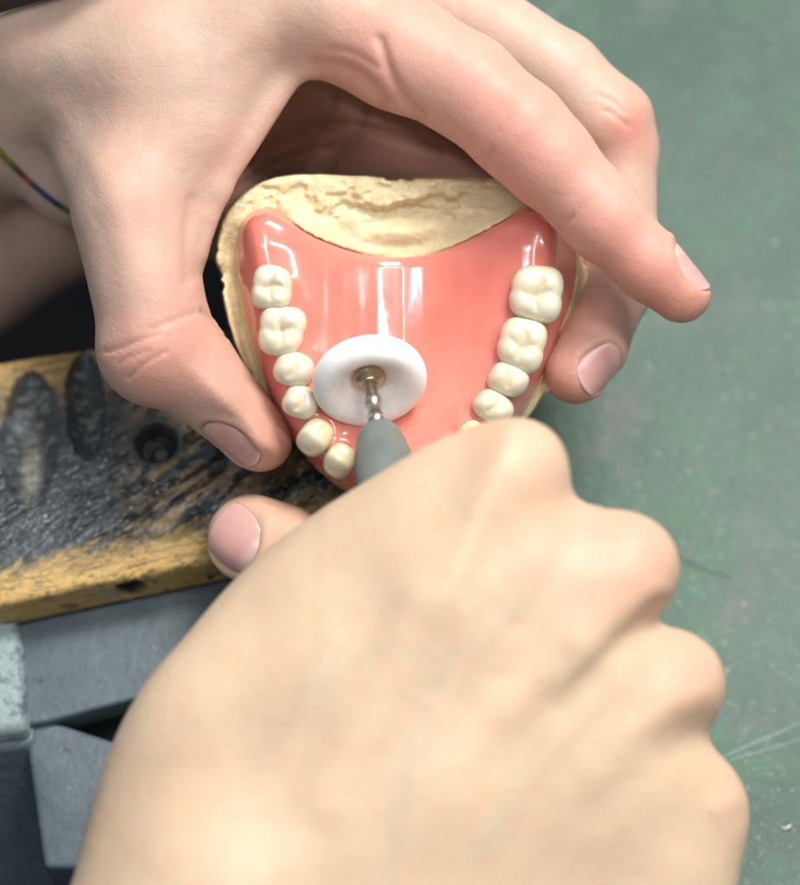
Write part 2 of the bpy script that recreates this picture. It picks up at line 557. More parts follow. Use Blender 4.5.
# rounded edges
ed = np.minimum(np.minimum(Vc, VB - Vc), np.minimum(U, LU - U))
rb = .16
Hh -= np.where(ed < rb, rb - np.sqrt(np.maximum(rb ** 2 - (rb - ed) ** 2, 0)), 0)
# colour
wood = np.stack([.50 + .16 * (n_c - .5) + 0 * U, .33 + .12 * (n_c - .5), .115 + .05 * (n_c - .5)], -1)
grain = fbm(U * 1.1, Vc * 16 + .6 * np.sin(U), 41, 3)
wood *= (1 - .38 * sstep(.45, .75, grain))[..., None]
front = sstep(.42, .10, Vc / VB - .04 - .5 * (n_c - .5)) * 1.0   # bare band along the front edge
back = sstep(.86, .97, Vc / VB + .12 * (n_f - .5))
fd = np.clip(1 - np.exp(-((PY + .2 * PX - 500) / 62) ** 2) * 1.0, 0, 1)
resid = 1 - np.clip(sstep(556, 588, PY + .21 * PX + 26 * (n_f - .5) + 34 * (n_s - .5)), 0, 1)
upperbare = sstep(430, 372, PY + .15 * PX + 50 * (n_f - .5)) * sstep(140, 100, PX)
resid *= 1 - .92 * upperbare
around = np.clip(np.maximum(sstep(0, .25, m1), sstep(0, .25, m2)), 0, 1)
resid = np.maximum(resid, around * .97)
darkness = resid
flake = sstep(.50, .62, n_s) * sstep(.45, .6, n_f)
resid_c = np.stack([.022 + .055 * n_f, .032 + .062 * n_f, .038 + .066 * n_f], -1) * (1 + .5 * sstep(.5, .66, fbm(SX * 3, SY * 9, 71, 3)))[..., None]
righty = sstep(100, 170, PX)
brown = np.stack([.20 + 0 * U, .145 + 0 * U, .075 + 0 * U], -1)
lightflake = sstep(.53, .63, fbm(SX * 5, SY * 20, 61, 4))
resid_c = resid_c * (1 - (righty * .85 * sstep(.40, .52, fbm(SX * 2.0, SY * 7, 111, 3)))[..., None]) + brown * (righty * .85 * sstep(.40, .52, fbm(SX * 2.0, SY * 7, 111, 3)))[..., None] * 1.5
dk = (sstep(.54, .64, n_s) * (.35 + .65 * righty))[..., None]
resid_c = resid_c * (1 - .9 * dk) + .010 * .9 * dk
resid_c = resid_c * (1 - .5 * sstep(200, 330, PX))[..., None]  # shade under the cast put into the residue colour, darker to the right
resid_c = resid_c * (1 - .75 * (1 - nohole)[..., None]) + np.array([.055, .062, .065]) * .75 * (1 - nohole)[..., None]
speck = .8 * (sstep(.735, .79, fbm(SX * 12, SY * 30, 81, 2)) * rough_zone)[..., None]
resid_c = resid_c * (1 - speck) + np.array([.42, .45, .44]) * speck
gr = (sstep(.15, .8, np.maximum(m1, m2)))[..., None]
ribs = .5 + .5 * np.sin(PY * .75)
wornm = np.exp(-((PX - 30) / 9) ** 2 - ((PY - 462) / 34) ** 2)
grc = np.stack([.045 + .02 * ribs + .26 * wornm, .06 + .02 * ribs + .24 * wornm, .065 + .02 * ribs + .16 * wornm], -1) * (.6 + .8 * n_f)[..., None]
resid_c = resid_c * (1 - gr) + grc * gr
chalk = (sstep(.56, .68, fbm(U * 5, Vc * 7, 131, 4)) * sstep(.2, .6, m1 + m2) * .55)[..., None]
resid_c = resid_c * (1 - chalk) + np.array([.26, .29, .28]) * chalk
paint = np.exp(-((PX - 17) / 7) ** 2 - ((PY - 421) / 8) ** 2)[..., None]
resid_c = resid_c * (1 - .7 * paint) + np.array([.28, .36, .42]) * .7 * paint
tan = np.exp(-(dist_polyline(PX, PY, [(156, 526), (170, 519), (176, 512)]) / 6) ** 2)[..., None] + .9 * np.exp(-(dist_polyline(PX, PY, [(150, 476), (164, 470), (174, 463)]) / 3.2) ** 2)[..., None]
col = wood * (1 - darkness[..., None]) + resid_c * darkness[..., None]
col = col * (1 - .8 * np.clip(tan, 0, 1)) + np.array([.40, .31, .17]) * .8 * np.clip(tan, 0, 1)
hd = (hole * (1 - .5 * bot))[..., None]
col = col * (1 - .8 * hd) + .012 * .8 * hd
nick = (sstep(.60, .68, fbm(U * 6, Vc * 14, 91, 3)) * (1 - darkness))[..., None]
col = col * (1 - .55 * nick) + np.array([.07, .06, .05]) * .55 * nick
greasy = darkness
TV = from_plan(Xp, Yp, TOP + Hh).reshape(-1, 3)
idx = np.arange(nu * nv).reshape(nu, nv)
Fq = [np.stack([idx[:-1, :-1], idx[1:, :-1], idx[1:, 1:], idx[:-1, 1:]], -1).reshape(-1, 4)]
Vs = [TV]; Cs = [col.reshape(-1, 3)]; Gs = [greasy.ravel()]
base = nu * nv
# side walls
def wall(ring_idx, outward, nz=26):
    global base
    ring = TV[ring_idx]
    X, Y, Hr = plan_of(ring)
    n = len(ring)
    rows = []
    for j in range(1, nz + 1):
        tt = j / nz
        bulge = .0 if tt < .8 else -.14 * ((tt - .8) / .2) ** 2
        hh = Hr * (1 - tt) + (TOP - THK) * tt
        rough = .02 * (fbm(np.arange(n) * .06, tt * 5 + 0 * X, 7) - .5)
        rows.append((from_plan(X + outward[0] * (bulge + rough), Y + outward[1] * (bulge + rough), hh), tt))
    prev = ring_idx
    for r, tt in rows:
        cur = base + np.arange(n)
        Vs.append(r)
        nn = fbm(np.arange(n) * .03, tt * 2 + 0 * X, 17)
        g = fbm(np.arange(n) * .012, tt * 9 + 0 * X, 19)
        c = np.stack([.52 - .2 * sstep(.5, .75, g), .335 - .14 * sstep(.5, .75, g), .10 + 0 * g], -1)
        if outward[1] < 0:
            rp = from_plan(*[a for a in (plan_of(r)[0], plan_of(r)[1], plan_of(r)[2])])
            ss = (D - rp[:, 2]) / D; ppx = 400 + rp[:, 0] * K / ss; ppy = 442.5 - rp[:, 1] * K / ss
            d = sstep(.60, .66, fbm(ppx * .09, ppy * .11, 23, 3)) * sstep(110, 200, ppx)
            h_ = sstep(1.15, .8, np.hypot((ppx - 131) / 14, (ppy - 589) / 8.5))
            h2 = sstep(1.1, .7, np.hypot((ppx - 70) / 10, (ppy - 606) / 3.5)) * .6
            d = np.clip(d + h_ + h2, 0, 1)
            gz = np.exp(-((ppx - 108) / 13) ** 2 - ((ppy - 592) / 7) ** 2)[:, None] * .6
            c = c * (1 - gz) + np.array([.30, .31, .27]) * gz
            c = c * (1 - d[:, None]) + .03 * d[:, None]
            rim = np.exp(-((np.hypot((ppx - 131) / 14, (ppy - 589) / 8.5) - 1.15) / .12) ** 2)[:, None] * .4
            c = c * (1 - rim) + np.array([.12, .11, .08]) * rim
            inn = .22 * h_
            q = Vs[-1]; X3, Y3, H3 = plan_of(q); Vs[-1] = from_plan(X3 - outward[0] * inn, Y3 - outward[1] * inn, H3)
        Cs.append(c); Gs.append(np.zeros(n))
        Fq.append(np.stack([prev[:-1], cur[:-1], cur[1:], prev[1:]], -1))
        prev = cur; base += n
    return prev
wall(idx[:, 0], (-vv_[0], -vv_[1])); wall(idx[::-1, -1], (vv_[0], vv_[1]))
wall(idx[::-1][-1:, ::-1][0], (-u[0], -u[1])); wall(idx[-1, :], (u[0], u[1]))
t = NT('bench_wood')
ca = t.n('ShaderNodeAttribute', attribute_name='tint').outputs['Color']
ga = t.n('ShaderNodeAttribute', attribute_name='grease').outputs['Fac']
c = t.mixc(t.ramp(t.noise(900, 3, .7), [(.3, .35), (.6, 0)]), ca, (.03, .025, .02))
b = t.bump(t.noise(500, 4, .7), .3, .0006)
r_ = t.ramp(ga, [(0, .52), (1, .36)])
m_wood = t.p(col=c, rough=r_, normal=b, spec=.32)
pin = mesh_obj('wooden_block', np.vstack(Vs), np.vstack(Fq), m_wood, cols={'tint': np.vstack(Cs), 'grease': np.concatenate(Gs)})
tag(pin, 'worn yellow wooden bench pin with filed grooves and grey residue', 'wooden block')

# ------------------------------------------------------------------ grey metal holder below it
t = NT('holder_grey')
c = t.mixc(t.ramp(t.noise(60, 5, .65), [(.35, 0), (.65, 1)]), (.058, .082, .095), (.098, .130, .146))
c = t.mixc(t.ramp(t.noise(520, 3, .6), [(.68, 0), (.76, .7)]), c, (.30, .34, .35))
c = t.mixc(t.ramp(t.noise(350, 3, .6), [(.28, .8), (.36, 0)]), c, (.03, .035, .04))
m_hold = t.p(col=c, rough=.5, normal=t.bump(t.noise(400, 4, .6), .3, .0008), spec=.45)
t = NT('holder_worn')
c = t.mixc(t.ramp(t.noise(300, 4, .7), [(.38, .0), (.5, 1)]), (.09, .125, .135), (.22, .28, .29))
m_hw = t.p(col=c, rough=.5, normal=t.bump(t.noise(600, 3, .7), .4, .0008))
def quadprism(px4, h, thick, bev, seg=4, low=None):
    import bmesh
    bm = bmesh.new()
    tp = [plan_of(on_plane(a, b, h)) for a, b in px4]
    bt = tp if low is None else [plan_of(on_plane(a, b, h - thick)) for a, b in low]
    vt = [bm.verts.new((a[0], a[1], h)) for a in tp]; vb = [bm.verts.new((a[0], a[1], h - thick)) for a in bt]
    n = len(vt)
    bm.faces.new(vt); bm.faces.new(vb[::-1])
    for i in range(n): bm.faces.new([vt[i], vb[i], vb[(i + 1) % n], vt[(i + 1) % n]])
    bmesh.ops.recalc_face_normals(bm, faces=bm.faces[:])
    bmesh.ops.bevel(bm, geom=bm.edges[:], offset=bev, segments=seg, profile=.5, affect='EDGES')
    V = np.array([v.co[:] for v in bm.verts]); bm.verts.index_update(); Fc = [[v.index for v in f.verts] for f in bm.faces]; bm.free()
    return from_plan(V[:, 0], V[:, 1], V[:, 2]), Fc
HB = TOP - THK - .01
hroot = root_at('bench_holder', from_plan(plan_of(on_plane(120, 700, -6))[0], plan_of(on_plane(120, 700, -6))[1], HB - 6))
tag(hroot, 'grey painted metal holder with a dark slot under the wooden block', 'bench holder')
v, f = quadprism([(-60, 570), (420, 480), (440, 640), (130, 700), (46, 722), (-60, 740)], HB - .02, .8, .09)
mesh_obj('top_plate', v, f, m_hold, hroot)
v, f = quadprism([(22, 712), (56, 722), (130, 746), (440, 800), (440, 1000), (76, 868), (44, 868)], HB - .22, 2.6, .12)
mesh_obj('lower_plate', v, f, m_hold, hroot)
v, f = quadprism([(-30, 600), (420, 520), (430, 760), (-30, 800)], HB - 3.0, 3, .05)
mesh_obj('slot_floor', v, f, m_hold, hroot)
v, f = quadprism([(-160, 606), (12, 604), (21, 650), (24, 728), (-160, 748)], HB + .26, .5, .17, 6, [(-160, 610), (18, 612), (30, 660), (34, 742), (-160, 764)])
mesh_obj('raised_rail', v, f, m_hw, hroot)
v, f = quadprism([(-160, 616), (20, 612), (34, 655), (37, 744), (-160, 766)], HB - .16, 4.6, .14, 5, [(-160, 700), (40, 690), (58, 790), (68, 905), (-160, 925)])
mesh_obj('side_body', v, f, m_hold, hroot)

# ------------------------------------------------------------------ plaster cast
arch = smooth_poly([(262, 228), (268, 262), (275, 300), (286, 345), (298, 390), (316, 430), (345, 458), (372, 468), (400, 471), (430, 464), (458, 448),
                    (482, 424), (500, 396), (517, 355), (532, 310), (540, 270), (541, 230)], 2, False)
dent = smooth_poly([(262, 211), (246, 218), (237, 238), (236, 265), (242, 300), (252, 340), (264, 378), (282, 412), (304, 442), (330, 472), (362, 492), (400, 499), (440, 490),
                    (478, 464), (508, 432), (529, 400), (545, 366), (560, 330), (573, 300), (579, 270), (574, 243), (560, 221), (540, 210), (520, 212), (490, 229),
                    (455, 247), (420, 257), (375, 257), (345, 250), (310, 236), (286, 219)], 2)
def arch_sd(px, py):
    """distance to the tooth arch, positive on the palate side"""
    d = dist_polyline(px, py, arch)
    ins = inside(px, py, np.vstack([arch, [(541, 100), (262, 100)]]))
    return np.where(ins, d, -d)
def dent_base(px, py):
    a = arch_sd(px, py)
    inn = np.clip(a, 0, None); out = np.clip(-a, 0, None)
    z = -.98 * (1 - np.exp(-(inn / 88) ** 1.9)) - .95 * (1 - np.exp(-(out / 27) ** 2.6))
    # the crest is rounded off at the two tuberosities
    z = z - .12 * sstep(250, 205, py)
    return z
castp = smooth_poly([(285, 174), (340, 175), (400, 178), (460, 179), (515, 181), (548, 196), (572, 225), (588, 262), (589, 300), (572, 350), (549, 392), (527, 424), (488, 470), (440, 503), (400, 511),
                     (345, 494), (298, 440), (262, 396), (240, 357), (229, 325), (222, 296), (221, 278), (215, 270), (216, 243), (225, 212), (252, 186)], 2)
def cast_top(px, py):
    d = sdist(px, py, dent)          # + under the denture
    zb = dent_base(px, py)
    under = zb - .28
    land = -.80 + .05 * (fbm(px * .03, py * .03, 5) - .5) + .03 * (fbm(px * .12, py * .12, 6) - .5)
    gro = .30 * np.exp(-((d + 7) / 7) ** 2) * sstep(215, 260, py)
    land = land - gro
    # posterior part: high rim at the back, ragged hollow in front of it
    edge = 198 + 8 * np.sin((px - 340) * .035) + 20 * (fbm(px * .06, py * .0 + 1, 9, 4) - .5)
    hollow = sstep(edge - 2, edge + 4, py) * sstep(334, 341, px + .5 * (py - 200) + 16 * (fbm(py * .1, px * 0 + 2, 3) - .5)) * sstep(520, 480, px)
    crag = fbm(px * .06, py * .10, 13, 5)
    floor_ = zb - .10 + .14 * (crag - .5) + .10 * sstep(.5, .56, fbm(px * .04, py * .08, 47, 3))
    rim_ = -.62 - .10 * (fbm(px * .10, py * .12, 8, 4) - .5) - .07 * sstep(.55, .60, fbm(px * .05, py * .09, 49, 3))
    post = rim_ * (1 - hollow) + floor_ * hollow
    facet = -.10 * sstep(4, 0, np.abs(py - (186 + .10 * (px - 260)) - 2)) * sstep(285, 262, px) * sstep(232, 246, px)
    post = post - .10 * sstep(330, 280, px) + facet - .55 * sstep(260, 226, px) * 0
    m = sstep(235, 205, py + .0 * px) 
    z = land * (1 - m) + post * m
    # blend into the part under the denture
    zz = np.where(d > 0, under * sstep(-2, 10, d) + z * (1 - sstep(-2, 10, d)), z)
    # behind the posterior border the plaster meets the palate
    pal = sstep(26, 2, -d) * sstep(275, 300, px) * sstep(528, 505, px) * sstep(290, 262, py)
    zz = np.where(d <= 0, zz * (1 - pal) + (zb - .10 + .05 * (fbm(px * .09, py * .09, 14) - .5)) * pal, zz)
    zz = zz - .05 * np.exp(-(dist_polyline(px, py, [(246, 212), (258, 196), (276, 190)]) / 4) ** 2)
    zz = zz - .14 * np.exp(-(np.hypot(px - 222, py - 274) / 9) ** 2)
    return zz
h = .035
lo = P(205, 520, -3.4); hi = P(600, 165, .1); lo[2] = -3.3; hi[2] = -.2
cf = Field(lo - .25, hi + .25, h)
gxp = np.arange(195, 612, 1.5); gyp = np.arange(155, 530, 1.5)
GX, GY = np.meshgrid(gxp, gyp, indexing='ij')
CT = cast_top(GX, GY); SD = sdist(GX, GY, castp) + 1.5 * (fbm(GX * .09, GY * .09, 63, 4) - .5) - 3.0 * sstep(.60, .68, fbm(GX * .05, GY * .05, 64, 3))
for zi, z in enumerate(cf.ax[2]):
    z = float(z); s = (D - z) / D
    # walls flare a little towards the base
    px = 400 + cf.ax[0][:, None] * K / s; py = 442.5 - cf.ax[1][None, :] * K / s
    px, py = np.broadcast_arrays(px, py)
    ix = np.clip((px - gxp[0]) / 1.5, 0, len(gxp) - 1.01); iy = np.clip((py - gyp[0]) / 1.5, 0, len(gyp) - 1.01)
    x0 = ix.astype(int); y0 = iy.astype(int); fx = ix - x0; fy = iy - y0
    bi = lambda A: (A[x0, y0] * (1 - fx) + A[x0 + 1, y0] * fx) * (1 - fy) + (A[x0, y0 + 1] * (1 - fx) + A[x0 + 1, y0 + 1] * fx) * fy
    top = bi(CT); sd = bi(SD) / K
    a = (z - top) * .8; b_ = -(sd + .0 * z); c_ = -3.1 - z
    r = .07
    m = np.maximum(a, b_); 
    m = -smin(-a, -b_, .13)
    cf.F[:, :, zi] = np.maximum(m, c_)
pts, q = field_mesh(cf, 0); pts = relax(pts, q, 2)
t = NT('plaster_yellow')
n1 = t.noise(120, 5, .65); n2 = t.noise(700, 3, .6)
c = t.mixc(t.ramp(n1, [(.3, 0), (.65, 1)]), (.60, .47, .26), (.76, .64, .40))
c = t.mixc(t.ramp(t.noise(210, 4, .7), [(.6, 0), (.78, .7)]), c, (.84, .77, .58))
c = t.mixc(t.ramp(t.noise(160, 5, .7), [(.26, .45), (.42, 0)]), c, (.36, .27, .16))
c = t.mixc(t.ramp(t.noise(420, 4, .7), [(.66, 0), (.74, .5)]), c, (.40, .30, .17))
b = t.bump(n2, .55, .0006); b = t.bump(n1, .25, .0015, b)
m_plaster = t.p(col=c, rough=.5, normal=b, sss=.25, rad=(1, .7, .4), sscale=.001, spec=.4)
cast = mesh_obj('plaster_cast', pts, q, m_plaster)
tag(cast, 'yellow plaster dental cast under the pink denture, held in the upper hand', 'plaster cast')

# ------------------------------------------------------------------ denture
TEETH = [
    (271, 287, 22, 20, 84, 'molar', (.0, 0)), (281, 330, 25, 23, 82, 'molar', (0, 0)), (293, 369, 17, 21, 70, 'premolar', (0, 0)), (300, 402, 16, 19, 64, 'premolar', (0, 0)),
    (317, 434, 16, 19, -46 + 90 - 84, 'front', (.15, .2)), (341, 457, 15, 17, -34, 'front', (.1, .25)), (369, 468, 14, 15, -12, 'front', (.0, .3)), (397, 472, 14, 15, 0, 'front', (0, .3)),
    (425, 467, 13, 15, 14, 'front', (0, .3)), (450, 454, 14, 16, 32, 'front', (-.1, .25)), (473, 434, 14, 17, 42, 'front', (-.15, .2)),
    (494, 407, 16, 20, 128 - 76, 'premolar', (0, 0)), (509, 379, 17, 20, 130 - 66, 'premolar', (0, 0)), (523, 344, 26, 24, 104 - 30, 'molar', (0, 0)), (538, 293, 28, 26, 82, 'molar', (0, 0))]
droot = root_at('denture', P(400, 350, -1))
tag(droot, 'glossy pink upper denture with white teeth on the yellow cast', 'denture')
sx = 1.2
gxp = np.arange(222, 596, sx); gyp = np.arange(200, 512, sx)
GX, GY = np.meshgrid(gxp, gyp, indexing='ij')
d = sdist(GX, GY, dent)
z = dent_base(GX, GY)
# smooth the crease lines of the distance field
for _ in range(10):
    zp = np.pad(z, 1, mode='edge'); z = (zp[:-2, 1:-1] + zp[2:, 1:-1] + zp[1:-1, :-2] + zp[1:-1, 2:] + 4 * z) / 8
def gblur(A, sg):
    n = int(3 * sg); kx = np.exp(-.5 * (np.arange(-n, n + 1) / sg) ** 2); kx /= kx.sum()
    A = np.pad(A, n, mode='edge')
    A = np.apply_along_axis(lambda m: np.convolve(m, kx, 'valid'), 0, A)
    return np.apply_along_axis(lambda m: np.convolve(m, kx, 'valid'), 1, A)
asd = arch_sd(GX, GY)
wp = sstep(18, 60, asd) * sstep(208, 236, GY)
z = z * (1 - wp) + gblur(z, 15) * wp
z = z + .045 * wp * (fbm(GX * .030, GY * .006, 77, 2) - .5) + .016 * (fbm(GX * .085, GY * .012, 78, 2) - .5)
# gum swells round the neck of each tooth
for (cx_, cy_, a_, b_, an_, *_) in TEETH:
    th = math.radians(an_); dx = GX - cx_; dy = -(GY - cy_)
    e = np.sqrt(((dx * math.cos(th) + dy * math.sin(th)) / a_) ** 2 + ((-dx * math.sin(th) + dy * math.cos(th)) / b_) ** 2)
    z = z + .06 * np.exp(-((e - 1.0) / .28) ** 2) * sstep(275, 300, GY)
z = gblur(z, 1.2)
# a faint middle ridge of the palate
rp = 11.0
z = z - np.where(d < rp, (rp - np.sqrt(np.clip(rp ** 2 - (rp - np.clip(d, 0, rp)) ** 2, 0, None))) / K * .8, 0)
z = z + np.where(d < 0, d / K * 3.0, 0)
keep = d > -9
sft = (D - z) / D
V = np.stack([(GX - 400) / K * sft, (442.5 - GY) / K * sft, z], -1).reshape(-1, 3)
nx, ny = GX.shape; idx = np.arange(nx * ny).reshape(nx, ny)
kq = keep[:-1, :-1] & keep[1:, :-1] & keep[1:, 1:] & keep[:-1, 1:]
Fq = np.stack([idx[:-1, :-1], idx[:-1, 1:], idx[1:, 1:], idx[1:, :-1]], -1)[kq]
us = np.unique(Fq); mp = -np.ones(nx * ny, int); mp[us] = np.arange(len(us))
t = NT('denture_acrylic')
n1 = t.noise(90, 3, .6)
c = t.mixc(t.ramp(n1, [(.3, 0), (.7, 1)]), (.70, .195, .15), (.76, .245, .19))
c = t.mixc(t.ramp(t.noise(500, 3, .6), [(.62, 0), (.8, .35)]), c, (.62, .12, .11))
mpn = t.n('ShaderNodeMapping'); mpn.inputs['Scale'].default_value = (1, .12, .12); t.l(t.coord(), mpn.inputs['Vector'])
b = t.bump(t.noise(420, 2, .5, mpn.outputs[0]), .05, .0006)
b = t.bump(t.noise(170, 3, .5), .05, .0012, b)
c = t.mixc(t.ramp(t.noise(35, 4, .6), [(.35, 0), (.7, .45)]), c, (.78, .33, .26))
m_pink = t.p(col=c, rough=t.ramp(t.noise(130, 5, .7), [(.35, .10), (.75, .26)]), sss=.6, rad=(1, .32, .28), sscale=.0022, coat=.55, coatr=.05, normal=b, spec=.5)
gum = mesh_obj('denture_base', V[us], mp[Fq], m_pink, droot)
BV = BVHTree.FromPolygons([tuple(p) for p in V[us]], [tuple(int(i) for i in f) for f in mp[Fq]])

t = NT('tooth_enamel')
cv = t.n('ShaderNodeAttribute', attribute_name='cervix').outputs['Fac']
c = t.mixc(t.ramp(t.noise(180, 3), [(.35, 0), (.7, 1)]), (.64, .60, .46), (.74, .70, .57))
c = t.mixc(cv, c, (.70, .56, .30))
b = t.bump(t.noise(500, 3), .12, .0006)
m_tooth = t.p(col=c, rough=.20, sss=.5, rad=(1, .8, .5), sscale=.003, coat=.8, coatr=.05, normal=b)
def tooth(cx, cy, a, b, ang, kind, zt=.36, tilt=(0, 0), name='tooth'):
    """a: half length along the arch, b: half width across it, in photo pixels"""
    import bmesh
    bm = bmesh.new(); bmesh.ops.create_cube(bm, size=2)
    bmesh.ops.subdivide_edges(bm, edges=bm.edges[:], cuts=21, use_grid_fill=True)
    vs = np.array([v.co[:] for v in bm.verts]); fc = [[v.index for v in f.verts] for f in bm.faces]; bm.free()
    # cube to rounded box
    pw = 3.0 if kind == 'molar' else 2.5
    nrm = (np.abs(vs) ** pw).sum(1) ** (1 / pw); q = vs / nrm[:, None]
    x, y, z = q[:, 0], q[:, 1], q[:, 2]
    rnd = random.Random(int(cx * 7 + cy))
    top = sstep(.2, .85, z)
    fis = lambda v_, w__: np.exp(-(np.abs(v_) / w__) ** 1.5)
    if kind == 'molar':
        cusp = 0
        for sx_ in (-1, 1):
            for sy_ in (-1, 1):
                ox, oy = sx_ * .42 + rnd.uniform(-.08, .08), sy_ * .42 + rnd.uniform(-.08, .08)
                cusp = np.maximum(cusp, (1 + rnd.uniform(-.25, .15)) * np.exp(-(((x - ox) / .36) ** 2 + ((y - oy) / .36) ** 2)))
        bend = .10 * np.sin(5 * x + rnd.uniform(0, 6)); bend2 = .14 * np.sin(4 * y + rnd.uniform(0, 6))
        gz = .34 * cusp - .30 * fis(x - bend2, .09) * sstep(.75, .3, abs(y)) - .34 * fis(y - bend, .09) * sstep(.75, .35, abs(x)) - .14 * np.exp(-(x * x + y * y) / .12)
        th_ = np.arctan2(y, x); wob = 1 + .035 * np.sin(3 * th_ + rnd.uniform(0, 6)) + .03 * np.sin(2 * th_ + rnd.uniform(0, 6)) - .05 * np.exp(-(x / .14) ** 2) * np.abs(y) ** 2
        x = x * wob; y = y * wob
    elif kind == 'premolar':
        cusp = 0
        for oy, h_ in ((.46, 1), (-.48, .85)):
            cusp = np.maximum(cusp, h_ * np.exp(-(((x - rnd.uniform(-.12, .12)) / .5) ** 2 + ((y - oy) / .36) ** 2)))
        bend = .08 * np.sin(4 * x + rnd.uniform(0, 6))
        gz = .34 * cusp - .30 * fis(y - bend, .10) * sstep(.7, .3, abs(x)) - .05
        th_ = np.arctan2(y, x); wob = 1 + .04 * np.sin(2 * th_ + rnd.uniform(0, 6)) + .02 * np.sin(3 * th_)
        x = x * wob; y = y * wob
    else:
        gz = .30 * np.exp(-((y + .25) / .35) ** 2) - .20 * np.exp(-(((y - .45) / .35) ** 2 + (x / .6) ** 2)) + .05 * np.cos(6 * x) * sstep(.2, -.6, y)
    hz = .34; gz = gz * .66
    zz = z * hz + gz * top * hz * .8
    taper = 1 - .16 * sstep(.1, -1, z)
    A, B = R_(a * 1.05, zt), R_(b * 1.02, zt)
    lx, ly = x * A * taper, y * B * taper
    # in the camera-aligned frame; angle measured on the photo
    ca_, sa = math.cos(math.radians(ang)), math.sin(math.radians(ang))
    X = lx * ca_ - ly * sa; Y = lx * sa + ly * ca_
    C = P(cx, cy, zt)
    vx = np.stack([X + C[0] + tilt[0] * (zz - hz), Y + C[1] + tilt[1] * (zz - hz), zz + C[2] - hz], -1)
    cer = sstep(.1, -.5, z) * .75 + .35 * (1 - sstep(-.1, .2, gz)) * top + (.16 + .30 * sstep(-.3, .5, y) if kind == 'front' else 0)
    o = mesh_obj(name, vx, fc, m_tooth, droot, origin=P(cx, cy, zt - .5), cols={'cervix': cer})
    return o
# left row from the back molar, then the front, then the right row; ang = direction of the arch
for cx, cy, a, b, ang, kd, tl in TEETH:
    tooth(cx, cy, a, b, ang, kd, tilt=tl, zt=.36 if kd != 'front' else .34)

# ------------------------------------------------------------------ polishing handpiece
def basis(a):
    a = a / np.linalg.norm(a); e = np.cross(a, [0.2, 1, 0.1]); e /= np.linalg.norm(e); return a, e, np.cross(a, e)
def lathe(org, axis, prof, seg=64, wob=None):
    a, e, g = basis(axis); V = []; F = []
    n = len(prof)
    for i, (r, t_) in enumerate(prof):
        for k in range(seg):
            an = 2 * PI * k / seg
            V.append(org + a * t_ + max(r, 1e-4) * (math.cos(an) * e + math.sin(an) * g))
    for i in range(n - 1):
        for k in range(seg):
            F.append([i * seg + k, i * seg + (k + 1) % seg, (i + 1) * seg + (k + 1) % seg, (i + 1) * seg + k])
    return np.array(V), F
def fine(prof, n=5):
    p = smooth_poly(prof, 3, False); return [tuple(x) for x in p]
AX = np.array([.13, -.71, .69]); AX /= np.linalg.norm(AX)
HUB = P(370, 384, .42)
proot = root_at('polishing_handpiece', HUB + AX * 1.6)
tag(proot, 'grey rotary handpiece with white felt polishing wheel over the denture', 'handpiece')
t = NT('felt_white')
fb = t.bump(t.noise(1500, 3, .6), .18, .0004)
c = t.mixc(t.ramp(t.noise(300, 3), [(.3, 0), (.7, 1)]), (.74, .73, .71), (.84, .83, .81))
m_felt = t.p(col=c, rough=.9, sss=1.0, rad=(1, 1, 1), sscale=.0025, normal=fb, sheen=.3)
v, f = lathe(HUB, AX, fine([(.0, -.20), (.28, -.20), (.36, -.18), (.44, -.06), (.56, .10), (.74, .20), (.90, .17), (1.02, .06), (1.05, -.10), (1.0, -.26), (.8, -.34), (0, -.34)]), 96)
wheel = mesh_obj('polishing_wheel', v, f, m_felt, proot, origin=HUB)
t = NT('steel'); m_steel = t.p(col=(.60, .58, .54), metal=1, rough=.32)
t = NT('brass_dull'); m_brass = t.p(col=(.50, .42, .30), metal=1, rough=.3)
v, f = lathe(HUB, AX, fine([(0, -.21), (.30, -.20), (.31, -.14), (.28, -.08), (.20, -.05), (.13, .0), (.12, .16), (0, .16)]), 48)
mesh_obj('retaining_screw', v, f, m_brass, wheel, origin=HUB)
v, f = lathe(HUB, AX, [(.115, .05), (.115, .34), (.13, .36), (.15, .38), (.165, .42), (.165, .50), (.15, .54), (.13, .57), (.12, .62), (.12, .80), (.15, .82), (.15, .98), (.12, 1.0), (.12, 1.3)], 48)
mesh_obj('mandrel', v, f, m_steel, proot)
t = NT('handpiece_grey')
c = t.mixc(t.ramp(t.noise(200, 3), [(.3, 0), (.7, 1)]), (.13, .155, .14), (.17, .20, .18))
m_hp = t.p(col=c, rough=.38, normal=t.bump(t.noise(900, 3), .15, .0004))
v, f = lathe(HUB, AX, fine([(.13, 1.16), (.2, 1.13), (.29, 1.16), (.38, 1.30), (.46, 1.56), (.53, 2.0), (.58, 2.6), (.61, 3.6), (.62, 5.0), (.58, 5.6), (0, 5.7)]), 64)
mesh_obj('handpiece_body', v, f, m_hp, proot)

# ------------------------------------------------------------------ hands
def redness(pts, spots):
    r = np.zeros(len(pts))
    for (px, py, z, rad, st_) in spots:
        c = P(px, py, z); rr_ = R_(rad, z)
        r = np.maximum(r, st_ * np.exp(-((pts - c) ** 2).sum(1) / rr_ ** 2)) * 1.0 if False else r + st_ * np.exp(-((pts - c) ** 2).sum(1) / rr_ ** 2)
    return np.clip(r, 0, 1)

def project_px(pts):
    s = (D - pts[:, 2]) / D
    return 400 + pts[:, 0] * K / s, 442.5 - pts[:, 1] * K / s

